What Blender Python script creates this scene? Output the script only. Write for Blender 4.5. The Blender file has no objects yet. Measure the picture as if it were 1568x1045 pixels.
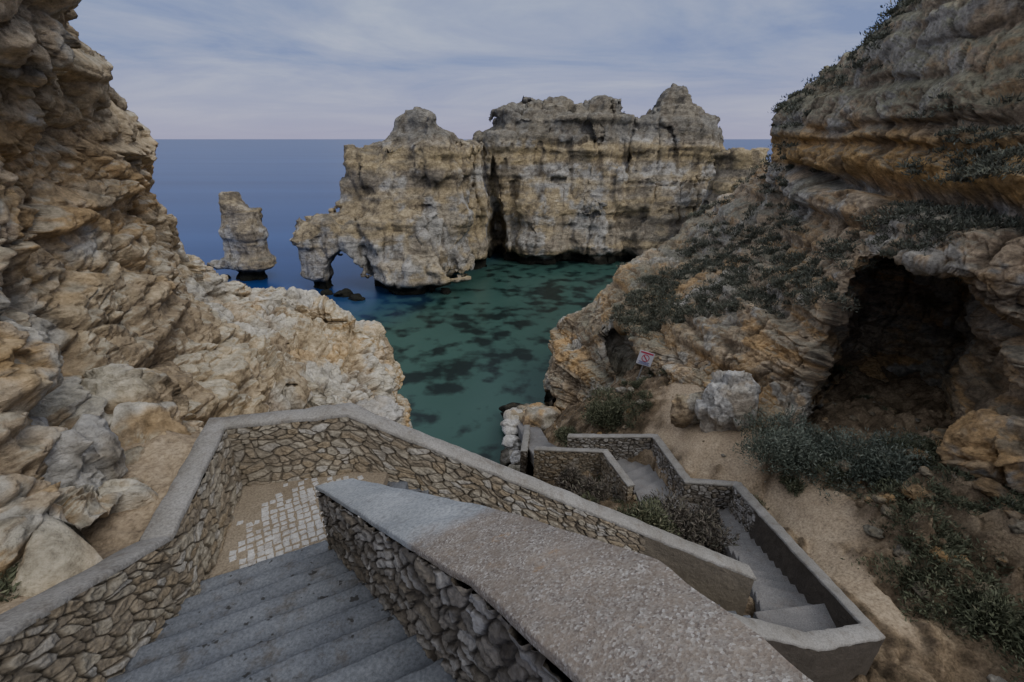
import bpy, bmesh, math, numpy as np
from mathutils import Vector
D=bpy.data
rng=np.random.default_rng(7)
scene=bpy.context.scene
SEA=-18.0   # world origin is at eye level on the stairs; sea level is 18 m below
# ---------- noise ----------
def h3(ix,iy,iz,seed):
    h=(ix*np.uint32(374761393))^(iy*np.uint32(668265263))^(iz*np.uint32(2246822519))^np.uint32((seed*3266489917)&0xffffffff)
    h=(h^(h>>np.uint32(15)))*np.uint32(2246822519)
    h=(h^(h>>np.uint32(13)))*np.uint32(3266489917)
    return h^(h>>np.uint32(16))
def r01(h): return (h&np.uint32(0xffffff)).astype(np.float32)/16777216.0
def vnoise(p,seed=0):
    p=np.asarray(p,dtype=np.float32); f=np.floor(p); t=p-f; t=t*t*t*(t*(t*6-15)+10)
    i=f.astype(np.int64).astype(np.uint32)
    x,y,z=i[:,0],i[:,1],i[:,2]; out=0
    for a in (0,1):
        wx=t[:,0] if a else 1-t[:,0]
        for b in (0,1):
            wy=t[:,1] if b else 1-t[:,1]
            for c in (0,1):
                wz=t[:,2] if c else 1-t[:,2]
                out=out+wx*wy*wz*r01(h3(x+np.uint32(a),y+np.uint32(b),z+np.uint32(c),seed))
    return out*2-1
def fbm(p,o=4,seed=0,g=.5):
    p=np.asarray(p,dtype=np.float32); s=0;a=1
    for k in range(o):
        s=s+a*vnoise(p*(2.03**k)+k*17.3,seed+k); a*=g
    return s
def worley(p,seed=0,dims=3,vec=False):
    p=np.asarray(p,dtype=np.float32); f=np.floor(p); i=f.astype(np.int64).astype(np.uint32)
    F1=np.full(len(p),9.,np.float32);F2=F1.copy();ID=np.zeros(len(p),np.float32)
    if vec: R=np.zeros((len(p),3),np.float32)
    rz=(-1,0,1) if dims==3 else (0,)
    for a in (-1,0,1):
        for b in (-1,0,1):
            for c in rz:
                x=i[:,0]+np.uint32(a&0xffffffff);y=i[:,1]+np.uint32(b&0xffffffff);z=i[:,2]+np.uint32(c&0xffffffff)
                h=h3(x,y,z,seed)
                dx=f[:,0]+a+r01(h)-p[:,0];dy=f[:,1]+b+r01(h3(x,y,z,seed+11))-p[:,1]
                d=dx*dx+dy*dy
                if dims==3: dz=f[:,2]+c+r01(h3(x,y,z,seed+23))-p[:,2];d=d+dz*dz
                m=d<F1
                F2=np.where(m,F1,np.minimum(F2,d)); ID=np.where(m,r01(h3(x,y,z,seed+37)),ID); F1=np.where(m,d,F1)
                if vec: R[m,0]=dx[m];R[m,1]=dy[m];R[m,2]=dz[m]
    if vec:
        fc=R[:,0]*np.cos(ID*41)+R[:,1]*np.sin(ID*41)+R[:,2]*np.cos(ID*97)*.8
        return np.sqrt(F1),np.sqrt(F2),ID,fc
    return np.sqrt(F1),np.sqrt(F2),ID
def sstep(a,b,x):
    t=np.clip((x-a)/(b-a),0,1); return t*t*(3-2*t)
# ---------- mesh ----------
def mk(name,V,F,mat=None,attrs=None,flat=False,mats=None,midx=None,parent=None,col=None):
    V=np.asarray(V,dtype=np.float32);F=np.asarray(F,dtype=np.int32)
    me=D.meshes.new(name); k=F.shape[1]
    me.vertices.add(len(V)); me.vertices.foreach_set('co',V.ravel())
    me.loops.add(F.size); me.loops.foreach_set('vertex_index',F.ravel())
    me.polygons.add(len(F)); me.polygons.foreach_set('loop_start',np.arange(len(F),dtype=np.int32)*k)
    me.update(calc_edges=True); me.validate()
    if attrs:
        for n,a in attrs.items():
            at=me.attributes.new(n,'FLOAT','POINT'); at.data.foreach_set('value',np.asarray(a,dtype=np.float32))
    if col is not None:
        at=me.attributes.new('col','FLOAT_VECTOR','POINT'); at.data.foreach_set('vector',np.asarray(col,dtype=np.float32).ravel())
    for m in (mats or [mat]):
        if m: me.materials.append(m)
    if midx is not None: me.polygons.foreach_set('material_index',np.asarray(midx,dtype=np.int32))
    if flat: me.shade_flat()
    else: me.shade_smooth()
    o=D.objects.new(name,me); scene.collection.objects.link(o)
    if parent: o.parent=parent
    return o
def gridF(nu,nv,off=0):
    i=np.arange(nu-1)[:,None]*nv+np.arange(nv-1)[None,:]
    return (np.stack([i,i+nv,i+nv+1,i+1],-1).reshape(-1,4)+off)
class Acc:
    def __init__(s): s.V=[];s.F=[];s.M=[];s.A={};s.n=0
    def add(s,V,F,m=0,**at):
        V=np.asarray(V,dtype=np.float32).reshape(-1,3);F=np.asarray(F).reshape(-1,4)
        s.V.append(V);s.F.append(F+s.n);s.M.append(np.full(len(F),m));
        for k in ('cell','mort'):
            s.A.setdefault(k,[]).append(np.asarray(at.get(k,np.full(len(V),.5)),dtype=np.float32))
        s.n+=len(V)
    def make(s,name,mats,flat=False):
        return mk(name,np.concatenate(s.V),np.concatenate(s.F),mats=mats,midx=np.concatenate(s.M),attrs={k:np.concatenate(v) for k,v in s.A.items()},flat=flat)
# ---------- materials ----------
def newmat(n):
    m=D.materials.new(n);m.use_nodes=True;nt=m.node_tree;b=nt.nodes['Principled BSDF'];return m,nt,b
def N(nt,t,**k):
    n=nt.nodes.new(t)
    for a,v in k.items(): setattr(n,a,v)
    return n
def L(nt,a,b): nt.links.new(a,b)
def pos(nt): return N(nt,'ShaderNodeNewGeometry').outputs['Position']
def mapped(nt,scale=(1,1,1)):
    m=N(nt,'ShaderNodeMapping');m.inputs['Scale'].default_value=scale
    L(nt,pos(nt),m.inputs['Vector']);return m.outputs[0]
def noise(nt,vec,s,d=5,r=.55,dist=0):
    n=N(nt,'ShaderNodeTexNoise');n.inputs['Scale'].default_value=s;n.inputs['Detail'].default_value=d;n.inputs['Roughness'].default_value=r;n.inputs['Distortion'].default_value=dist
    L(nt,vec,n.inputs['Vector']);return n.outputs['Fac']
def ramp(nt,fac,stops,interp='LINEAR'):
    r=N(nt,'ShaderNodeValToRGB');r.color_ramp.interpolation=interp;e=r.color_ramp.elements
    while len(e)<len(stops): e.new(.5)
    for k,(p,c) in enumerate(stops):
        e[k].position=p; e[k].color=(c if isinstance(c,tuple) else (c,c,c))+(1,)
    L(nt,fac,r.inputs[0]);return r.outputs[0]
def mix(nt,f,a,b,mode='MIX'):
    m=N(nt,'ShaderNodeMix',data_type='RGBA',blend_type=mode)
    for s,x in ((m.inputs[0],f),(m.inputs[6],a),(m.inputs[7],b)):
        if hasattr(x,'is_linked'): L(nt,x,s)
        elif isinstance(x,tuple): s.default_value=x+(1,)
        else: s.default_value=x
    return m.outputs[2]
def mth(nt,op,a,b=0,c=0):
    m=N(nt,'ShaderNodeMath',operation=op)
    for s,x in zip(m.inputs,(a,b,c)):
        if hasattr(x,'is_linked'): L(nt,x,s)
        else: s.default_value=x
    return m.outputs[0]
def bump(nt,b,hs):
    last=None
    for h,st,di in hs:
        n=N(nt,'ShaderNodeBump');n.inputs['Strength'].default_value=st;n.inputs['Distance'].default_value=di
        L(nt,h,n.inputs['Height'])
        if last: L(nt,last,n.inputs['Normal'])
        last=n.outputs[0]
    L(nt,last,b.inputs['Normal'])
def attr(nt,n,o='Fac'):
    a=N(nt,'ShaderNodeAttribute');a.attribute_name=n;return a.outputs[o]
def rock_mat(name,k=1.0,bd=.18):
    m,nt,b=newmat(name);P=pos(nt)
    sp=noise(nt,P,9*k,4,.75)
    c=mix(nt,1.,attr(nt,'col','Color'),ramp(nt,sp,[(.3,.58),(.5,1.02),(.7,1.4)]),'MULTIPLY')
    L(nt,c,b.inputs['Base Color']);b.inputs['Roughness'].default_value=.92;b.inputs['Specular IOR Level'].default_value=.15
    bump(nt,b,[(noise(nt,mapped(nt,(1,1,1.8)),2.6*k,8,.72),1.,bd/k)])
    return m
M_rock=rock_mat('limestone_near');M_rockfar=rock_mat('limestone_far',.5,.28)
PAL={'left':dict(ochre=(.49,.34,.175),tan=(.49,.395,.26),grey=(.52,.485,.41),dark=(.21,.155,.10),top=(.51,.465,.36),g=.18),
'right':dict(ochre=(.45,.295,.14),tan=(.40,.315,.21),grey=(.41,.375,.31),dark=(.16,.125,.085),top=(.28,.255,.19),g=.06),
'stack':dict(ochre=(.38,.305,.185),tan=(.325,.28,.21),grey=(.38,.36,.32),dark=(.14,.118,.09),top=(.14,.13,.105),g=.28),
'white':dict(ochre=(.42,.36,.28),tan=(.45,.41,.34),grey=(.51,.49,.45),dark=(.2,.17,.13),top=(.50,.48,.44),g=.45)}
def lerp(a,b,t): return a*(1-t[:,None])+np.array(b)*t[:,None]
def rock_color(P,n,cav,pal,k=1.,seed=0,wet=True,band=None,post=None):
    p=PAL[pal];P=np.asarray(P,np.float32);M=len(P)
    wz=P[:,2]+.5*fbm(P*.25*k,3,seed+1)
    s=fbm(np.stack([P[:,0]*.04,P[:,1]*.04,wz*1.1*k],-1),4,seed+2,.6)
    c=np.tile(np.array(p['tan']),(M,1))
    c=lerp(c,p['ochre'],sstep(.1,.4,s)*.85);c=lerp(c,p['dark'],sstep(-.28,-.6,s)*.5)
    g=fbm(P*.45*k,5,seed+3,.6);c=lerp(c,p['grey'],sstep(.18-p['g'],.45-p['g'],g))
    o=fbm(P*.8*k,4,seed+5,.6);c=lerp(c,p['ochre'],sstep(.25,.55,o)*.55)
    if band is not None: c=lerp(c,band[0],band[1](P,wz))
    u=sstep(.35,.8,n[:,2])*sstep(-.2,.25,fbm(P*1.1*k,4,seed+6,.6));c=lerp(c,p['top'],u*.75)
    if post is not None:c=post(c,P,n)
    c=lerp(c,p['dark'],sstep(.42,.06,cav)*.7)  # low cav: occlusion shade painted into crevice colour, along with dirt and lichen
    c*= (1+.25*fbm(P*4*k,3,seed+7,.7))[:,None]
    if wet:
        w=P[:,2]+.5*vnoise(P*.6,seed+8);c=lerp(c,(.02,.02,.015),sstep(-16.2,-17.0,w))
    return np.clip(c,.008,.8)
def ground_mat():
    m,nt,b=newmat('ground_earth');P=pos(nt)
    c=ramp(nt,noise(nt,P,1.1,6,.7),[(.38,(.09,.07,.045)),(.5,(.18,.135,.088)),(.62,(.30,.235,.155))])
    c=mix(nt,attr(nt,'sand'),c,ramp(nt,noise(nt,P,1.5,4,.6),[(.3,(.36,.28,.19)),(.7,(.46,.37,.26))]))
    c=mix(nt,1.,c,ramp(nt,noise(nt,P,16,5,.75),[(.3,.5),(.6,1.2)]),'MULTIPLY')
    L(nt,c,b.inputs['Base Color']);b.inputs['Roughness'].default_value=.95;b.inputs['Specular IOR Level'].default_value=.1
    bump(nt,b,[(noise(nt,P,5,7,.75),.9,.1)]);return m
M_ground=ground_mat()
def masonry(name,cols,mort,mw=.3):
    m,nt,b=newmat(name);P=pos(nt)
    n=len(cols);c=ramp(nt,attr(nt,'cell'),[(i/n,x) for i,x in enumerate(cols)],'CONSTANT')
    c=mix(nt,1.,c,ramp(nt,noise(nt,P,16,5,.75),[(.3,.5),(.5,1.),(.7,1.35)]),'MULTIPLY')
    c=mix(nt,ramp(nt,noise(nt,P,1.2,3,.6),[(.45,0.),(.7,.6)]),c,tuple(x*1.3 for x in mort))
    mc=mix(nt,noise(nt,P,3,4,.7),tuple(x*.6 for x in mort),tuple(x*1.4 for x in mort))
    c=mix(nt,ramp(nt,attr(nt,'mort'),[(.08,1.),(mw,0.)]),c,mc)
    L(nt,c,b.inputs['Base Color']);b.inputs['Roughness'].default_value=.9;b.inputs['Specular IOR Level'].default_value=.2
    bump(nt,b,[(noise(nt,P,14,6,.75),.8,.03)]);return m
M_stoneA=masonry('masonry_grey',[(.28,.25,.21),(.35,.33,.30),(.21,.19,.16),(.42,.40,.37),(.26,.225,.175),(.32,.30,.27)],(.085,.072,.058))
M_stoneB=masonry('masonry_tan',[(.31,.26,.19),(.36,.32,.25),(.25,.21,.155),(.38,.355,.31),(.29,.235,.16),(.33,.295,.23)],(.15,.128,.097),.22)
def concrete(name,ca,cb,peb=0,dirt=(.1,.08,.06),dirtamt=.4,spots=0):
    m,nt,b=newmat(name);P=pos(nt)
    c=ramp(nt,noise(nt,P,1.7,5,.65),[(.35,ca),(.65,cb)])
    c=mix(nt,ramp(nt,noise(nt,P,4,5,.7),[(.52,0.),(.72,dirtamt)]),c,dirt)
    c=mix(nt,1.,c,ramp(nt,noise(nt,P,40,3,.7),[(.3,.65),(.65,1.2)]),'MULTIPLY')
    if spots:
        c=mix(nt,ramp(nt,noise(nt,P,11,2,.5),[(.66,0.),(.70,.85)]),c,(.03,.028,.025))
    hs=[(noise(nt,P,22,6,.75),.5,.015)]
    if peb:
        v=N(nt,'ShaderNodeTexVoronoi');v.inputs['Scale'].default_value=105;L(nt,P,v.inputs['Vector'])
        pc=ramp(nt,v.outputs['Color'],[(0.,(.045,.033,.025)),(.25,(.14,.105,.08)),(.5,(.23,.20,.165)),(.72,(.31,.28,.24)),(.88,(.52,.49,.45)),(1.,(.20,.09,.045))])
        sx=N(nt,'ShaderNodeSeparateXYZ');L(nt,P,sx.inputs[0])
        d=mth(nt,'ADD',mth(nt,'ADD',sx.outputs[1],mth(nt,'MULTIPLY',sx.outputs[0],-.35)),mth(nt,'MULTIPLY',noise(nt,P,2.5,5,.6),.8))
        mr=N(nt,'ShaderNodeMapRange');mr.inputs[1].default_value=2.9;mr.inputs[2].default_value=2.65;L(nt,d,mr.inputs[0])
        c=mix(nt,mr.outputs[0],c,mix(nt,.85,c,pc))
        matr=ramp(nt,noise(nt,P,2.2,5,.7),[(.35,(.15,.12,.092)),(.65,(.27,.22,.17))])
        c=mix(nt,mth(nt,'MULTIPLY',mr.outputs[0],ramp(nt,noise(nt,P,9,5,.75),[(.4,.1),(.6,.7)])),c,matr,'MIX')
        c=mix(nt,mth(nt,'MULTIPLY',mr.outputs[0],ramp(nt,noise(nt,P,5,5,.7),[(.62,0.),(.7,.5)])),c,(.32,.19,.08))
        hs.append((v.outputs['Distance'],.4,.004));hs.append((noise(nt,P,45,4,.75),.6,.008))
    L(nt,c,b.inputs['Base Color']);b.inputs['Roughness'].default_value=.85;b.inputs['Specular IOR Level'].default_value=.3
    bump(nt,b,hs);return m
M_cop=concrete('coping_concrete',(.20,.188,.165),(.275,.262,.24),dirt=(.12,.095,.068),dirtamt=.65)
M_copw=concrete('coping_pebble',(.27,.285,.295),(.34,.355,.365),peb=1)
M_step=concrete('step_concrete',(.115,.123,.14),(.165,.174,.19),dirt=(.085,.073,.058),dirtamt=.8,spots=1)
M_land=concrete('landing_concrete',(.22,.18,.13),(.28,.235,.175),dirt=(.15,.12,.08))
M_path=concrete('path_concrete',(.15,.145,.14),(.21,.20,.19),dirt=(.13,.10,.075))
M_cob=concrete('cobble_limestone',(.38,.37,.355),(.50,.49,.475),dirt=(.22,.18,.14),dirtamt=.8)
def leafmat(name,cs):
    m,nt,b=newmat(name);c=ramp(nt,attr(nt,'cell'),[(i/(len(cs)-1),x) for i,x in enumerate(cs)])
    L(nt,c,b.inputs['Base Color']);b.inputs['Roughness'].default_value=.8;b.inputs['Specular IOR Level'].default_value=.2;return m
M_shrub=leafmat('shrub_leaf',[(.05,.055,.035),(.09,.10,.06),(.12,.13,.08),(.19,.18,.12)])
M_scrub=leafmat('scrub_leaf',[(.08,.078,.058),(.12,.125,.09),(.16,.17,.125),(.25,.23,.175)])
M_sage=leafmat('sage_leaf',[(.06,.075,.058),(.11,.13,.10),(.16,.18,.14),(.22,.23,.18)])
M_dry=leafmat('dry_twigs',[(.06,.05,.045),(.105,.09,.075),(.16,.14,.115),(.11,.11,.08)])
# ---------- world ----------
w=D.worlds.new('World');scene.world=w;w.use_nodes=True;nt=w.node_tree;bg=nt.nodes['Background']
SE,SA=math.radians(46),math.radians(138)
sky=N(nt,'ShaderNodeTexSky',sky_type='NISHITA');sky.sun_disc=False;sky.sun_elevation=SE;sky.sun_rotation=SA
tc=N(nt,'ShaderNodeTexCoord');sx=N(nt,'ShaderNodeSeparateXYZ');L(nt,tc.outputs['Generated'],sx.inputs[0])
el=sx.outputs[2]
base=ramp(nt,el,[(0.,(2.7,2.6,4.2)),(.04,(2.45,2.6,4.4)),(.12,(1.4,1.85,3.8)),(.3,(1.35,1.8,3.5)),(.6,(4.8,5.1,5.9)),(1.,(6.4,6.7,7.3))])
zz=mth(nt,'ADD',mth(nt,'ABSOLUTE',el),.10)
cx=N(nt,'ShaderNodeCombineXYZ');L(nt,mth(nt,'DIVIDE',sx.outputs[0],zz),cx.inputs[0]);L(nt,mth(nt,'MULTIPLY',mth(nt,'DIVIDE',sx.outputs[1],zz),1.3),cx.inputs[1])
cl=noise(nt,cx.outputs[0],.42,8,.6,.5)
cm=ramp(nt,cl,[(.38,0.),(.52,.42),(.66,1.)])
cc_=mix(nt,ramp(nt,el,[(0.,0.),(.2,1.)]),(3.0,2.95,4.6),(4.0,4.5,6.0))
col=mix(nt,cm,base,mix(nt,ramp(nt,el,[(.35,0.),(.6,1.)]),cc_,(6.4,6.6,7.3)))
col=mix(nt,.06,col,sky.outputs[0])
L(nt,col,bg.inputs[0]);bg.inputs[1].default_value=.148
sl=D.lights.new('sun','SUN');sl.energy=1.6;sl.angle=math.radians(32);sl.color=(1,.96,.90);so=D.objects.new('sun',sl);scene.collection.objects.link(so)
sd=Vector((math.sin(SA)*math.cos(SE),math.cos(SA)*math.cos(SE),math.sin(SE)))
so.rotation_euler=sd.to_track_quat('Z','Y').to_euler();so.location=sd*60
# ---------- camera ----------
cam=D.cameras.new('camera');cam.lens=16;cam.sensor_width=36;cam.clip_end=20000;cam.clip_start=.05
co=D.objects.new('camera',cam);scene.collection.objects.link(co);co.rotation_euler=(math.radians(66),0,0);scene.camera=co
# ---------- rock displacement ----------
def rock_disp(P,k=1.0,seed=0,amp=1.0,strata=1.0,tilt=0.0,lump=1.0,joint=0.0):
    P=np.asarray(P,dtype=np.float32)
    wp=np.stack([vnoise(P*.7*k+9,seed+1),vnoise(P*.7*k+31,seed+2),vnoise(P*.7*k+57,seed+3)],-1)
    Q=P+wp*.22/k
    d=fbm(P*.33*k,4,seed+5)*.45*lump
    zz=P[:,2]+tilt*P[:,0]+.3*vnoise(P*.2*k,seed+8)
    s1=vnoise(np.stack([P[:,0]*.10*k,P[:,1]*.10*k,zz*1.3*k],-1),seed+9)
    s2=vnoise(np.stack([P[:,0]*.2*k,P[:,1]*.2*k,zz*4.0*k],-1),seed+10)
    s3=vnoise(np.stack([P[:,0]*.5*k,P[:,1]*.5*k,zz*10*k],-1),seed+11)
    ms=sstep(-.35,.35,vnoise(P*.4*k,seed+15))*.75+.25
    d=d+strata*(.22*np.tanh(s1*5)+ms*(.12*np.tanh(s2*3)+.03*np.tanh(s3*3)))
    A,B,ID,fc=worley(Q*np.array([.75,.75,1.1],np.float32)*k,seed+20,vec=True)
    d=d+lump*(.20*(.55-A)+.10*np.minimum(B-A,.14)/.14+.12*(ID-.5)+.18*fc)
    a,b,id2,fc2=worley(Q*np.array([2.4,2.4,3.2],np.float32)*k,seed+21,vec=True)
    sm=.05*(.5-a)+.045*np.minimum(b-a,.14)/.14+.06*(id2-.5)+.07*fc2
    rid=-.12*np.abs(vnoise(Q*1.6*k,seed+12))
    if joint:
        j=np.abs(vnoise(np.stack([Q[:,0]*.9*k,Q[:,1]*.9*k,Q[:,2]*.12*k],-1),seed+14));rid=rid-joint*.3*sstep(.2,0,j)
    pt=worley(Q*np.array([3.5,3.5,4.5],np.float32)*k,seed+25)[0];pit=-.10*sstep(.34,.12,pt)*sstep(0,.4,vnoise(P*.8*k,seed+26))
    fi=fbm(P*6*k,4,seed+30,.6)*.04
    d=d+sm+rid+fi+pit
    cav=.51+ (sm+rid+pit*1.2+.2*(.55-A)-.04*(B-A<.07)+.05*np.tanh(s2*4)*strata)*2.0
    return d*amp/k,np.clip(cav,0,1)
def catmull(C,counts):
    n=len(C);out=[]
    Cp=np.concatenate([[2*C[0]-C[1]],C,[2*C[-1]-C[-2]]])
    for i in range(n-1):
        t=np.linspace(0,1,counts[i],endpoint=(i==n-2))
        t=t.reshape((-1,)+(1,)*(C.ndim-1))
        p0,p1,p2,p3=Cp[i],Cp[i+1],Cp[i+2],Cp[i+3]
        out.append(.5*((2*p1)+(-p0+p2)*t+(2*p0-5*p1+4*p2-p3)*t*t+(-p0+3*p1-3*p2+p3)*t**3))
    return np.concatenate(out)
def gnorm(G):
    n=np.cross(np.gradient(G,axis=0),np.gradient(G,axis=1));return n/(np.linalg.norm(n,axis=2,keepdims=True)+1e-9)
def sheet(name,C,cu,cv,mat,pal,dents=(),seed=0,k=1.,amp=1.,strata=1.,tilt=0.,extra=None,band=None,joint=0,lump=1.,post=None):
    C=np.array(C,dtype=np.float64)
    G=catmull(C,[cu]*(len(C)-1));G=np.swapaxes(catmull(np.swapaxes(G,0,1),[cv]*(C.shape[1]-1)),0,1)
    nu,nv=G.shape[:2];P=G.reshape(-1,3)
    for c,dirv,rx,rz,depth in dents:
        dv=np.array(dirv,float);dv/=np.linalg.norm(dv);tv=np.array([dv[1],-dv[0],0]);tv/=np.linalg.norm(tv)
        q=P-np.array(c);a=q@tv/rx;b=q[:,2]/rz
        e=np.sqrt(a*a+b*b)+.18*vnoise(P*.8,seed+77)
        dep=np.abs(q@dv)<4.5
        P=P+dv*(depth*sstep(1.0,.72,e)*dep)[:,None]
    G=P.reshape(nu,nv,3);n=gnorm(G)
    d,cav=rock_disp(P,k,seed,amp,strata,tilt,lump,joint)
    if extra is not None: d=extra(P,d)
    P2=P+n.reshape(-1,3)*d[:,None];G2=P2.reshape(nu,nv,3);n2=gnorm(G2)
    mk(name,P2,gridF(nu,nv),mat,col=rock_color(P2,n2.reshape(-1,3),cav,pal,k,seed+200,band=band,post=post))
    return G2,n2
# west cliff: columns run from beside the stairs out to the seaward tip, each from foot to top (metres)
LC=[
 [(-4.5,1,-5.5),(-4.6,1.0,-4.5),(-4.7,1.0,-3),(-4.9,1.0,-1.5),(-5.3,1.0,.5),(-5.6,1.0,3),(-6,1,6),(-9,1,7)],
 [(-4.3,2.5,-5),(-4.39,2.6,-3.88),(-4.57,2.9,-3.61),(-5.13,3.6,-2.85),(-5.73,4.6,-1.72),(-6.05,5.5,.08),(-5.56,6,2.18),(-10,6,7)],
 [(-4.1,3.1,-5),(-4.09,3,-3.82),(-4.19,3.35,-3.79),(-5.29,4.6,-3.54),(-6.39,6.2,-2.32),(-6.88,7.2,-.34),(-6.91,8,2.27),(-11,9,6)],
 [(-4.8,4.6,-5),(-4.68,4.4,-4.08),(-4.83,5,-3.84),(-6.04,6.6,-3.38),(-7.1,8.2,-2.06),(-8.06,9.5,-.44),(-8.28,10,1.15),(-13,12,2)],
 [(-4.8,7.0,-6.5),(-5.12,6.5,-4.72),(-5.52,7,-4.65),(-6.54,8.5,-4.05),(-7.75,10,-3.11),(-8.93,11.5,-2.06),(-9.72,12.5,-.43),(-16,16,-2)],
 [(-5,8.5,-8),(-5.57,8,-5.64),(-5.77,8.6,-5.46),(-6.5,10,-5.12),(-8.07,12,-4.89),(-9.41,13.5,-4.41),(-10.08,14.5,-3.11),(-16,19,-6)],
 [(-4.7,9.5,-11),(-5.04,9.5,-6.51),(-5.38,10.5,-6.16),(-6.36,12,-6.15),(-7.6,13.5,-5.96),(-8.58,15,-5.63),(-9.48,16.5,-5.3),(-13,22,-10)],
 [(-3.5,12,-15),(-4.8,11.5,-8.59),(-5.0,12.5,-7.57),(-5.6,13.5,-7.2),(-6.4,14.5,-6.75),(-7.3,16,-6.5),(-8.0,17.5,-6.2),(-9,24,-14)],
 [(-3.2,14,-18.8),(-4.5,13.5,-10.67),(-4.9,14.5,-9.2),(-5.15,15.3,-8.55),(-5.3,15.8,-8.0),(-5.7,16.5,-7.65),(-6.4,17.5,-7.4),(-6.6,23,-16)],
 [(-3.8,17,-19.5),(-4.2,17,-17),(-5.0,18,-14),(-5.5,18.5,-12),(-5.7,19,-10.5),(-5.9,19,-10),(-6.2,20,-11),(-7.2,22,-18)]]
# east cliff: columns run from the seaward spur round the cove to beside the stairs
RC=[
 [(6,36,-19.5),(6.3,37,-17),(6.8,38,-15.5),(7.5,38.5,-14.5),(8.5,39,-14),(9.5,40,-14.5),(10.5,41,-16),(11,43,-19)],
 [(2.34,27,-17.95),(2.45,27.5,-16.12),(2.37,28,-15.36),(2.39,28.5,-14.6),(2.81,29,-13.82),(3.33,30,-13),(4.07,31.5,-12.33),(7,37,-15.5)],
 [(4.58,22,-15.52),(4.62,22.5,-14.95),(4.51,23.5,-13.78),(4.38,24.5,-12.55),(4.73,26,-11.48),(5.21,28,-10.96),(6.11,31,-10.38),(10,38,-15)],
 [(6.42,17.5,-11.63),(6.5,18.2,-10.67),(6.49,19.5,-10.16),(6.46,21,-9.27),(7.01,24,-9),(7.98,28,-8.72),(9.23,33,-8.66),(15,42,-14)],
 [(7.61,15.5,-9.99),(7.65,16.3,-9.25),(7.72,17.5,-8.65),(8.18,19.5,-7.95),(9.53,23,-7.52),(12.08,29,-7.27),(15.51,38,-6),(24,48,-12)],
 [(8.53,12.5,-8.82),(9.16,14,-8.21),(9.5,15,-7.41),(10.06,16.5,-6.46),(11.09,19,-5.33),(13.45,24,-4.29),(17.22,32,-1.7),(26,40,-6)],
 [(9.68,10.8,-8.54),(10.39,12,-8.22),(10.48,13,-6.66),(10.47,13.8,-5.17),(10.98,15.5,-3.89),(12.75,20,-1.96),(14.71,27,1.3),(28,36,2)],
 [(11.01,9.8,-8.63),(11.79,10.8,-8.54),(11.4,11.2,-6.57),(11.07,11.6,-4.73),(10.77,12,-3.01),(12.57,15.5,-.73),(14.78,23,3.2),(28,32,6)],
 [(11.43,8.5,-7.89),(12.22,9.5,-7.51),(11.68,9.8,-5.75),(11.31,10.2,-4.16),(11.06,10.6,-2.66),(12.15,13,-.29),(14.51,20,4.4),(27,28,8)],
 [(12.07,7.5,-7.32),(12.44,8.2,-6.48),(12.17,8.6,-5.04),(11.93,9,-3.67),(11.59,9.4,-2.08),(12.27,11,.15),(14.54,16,5.4),(26,24,10)],
 [(12,3,-9),(12,3,-8),(12.2,3,-6),(12.4,3,-4),(12.6,3,-2),(14,3,1),(18,4,6),(24,6,10)]]
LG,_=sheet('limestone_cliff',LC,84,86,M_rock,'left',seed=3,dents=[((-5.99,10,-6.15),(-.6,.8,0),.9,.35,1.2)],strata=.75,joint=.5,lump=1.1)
def bz(P): return P[:,2]+1.3-.09*(P[:,0]-12)
def groove(P,d):
    x,y=P[:,0],P[:,1];z=bz(P)-.25*vnoise(P*.35,88);m=sstep(9.2,10.5,x)*sstep(26,20,y)
    d=d*(1-.35*m*sstep(1.5,2.6,z))
    return d+m*(-.95*np.exp(-((z+.25)/.30)**2)+.35*np.exp(-((z-.5)/.4)**2)-.35*np.exp(-((z-1.6)/.18)**2))
def rband(P,wz):
    return sstep(-.3,.1,bz(P))*sstep(1.7,.9,bz(P)+.3*vnoise(P*.5,5))*.85*sstep(8,10,P[:,0])
def rpost(c,P,n):
    g=sstep(1.2,2.2,bz(P)+.6*fbm(P*.5,4,91))*sstep(8,10,P[:,0])*sstep(.05,.5,n[:,2]+.25*fbm(P*.9,4,92))
    c=lerp(c,(.23,.22,.15),g*.8)
    g=sstep(17,21,P[:,1])*sstep(.1,.55,n[:,2]+.3*fbm(P*.6,4,93))*sstep(-.2,.2,fbm(P*.3,3,94))
    return lerp(c,(.19,.185,.14),g*.65)
RG,RN=sheet('limestone_cliff',RC,90,84,M_rock,'right',seed=40,dents=[((11.15,11.5,-6.2),(.65,.76,0),2.35,3.6,6.5),((5.6,20,-10.6),(.3,.95,0),1.7,1.0,3.0),((3.05,27,-16.1),(.2,.98,0),.8,.9,3.0)],strata=1.25,tilt=-.08,amp=.85,extra=groove,band=((.49,.315,.13),rband),joint=.6,lump=.8,post=rpost)
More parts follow.
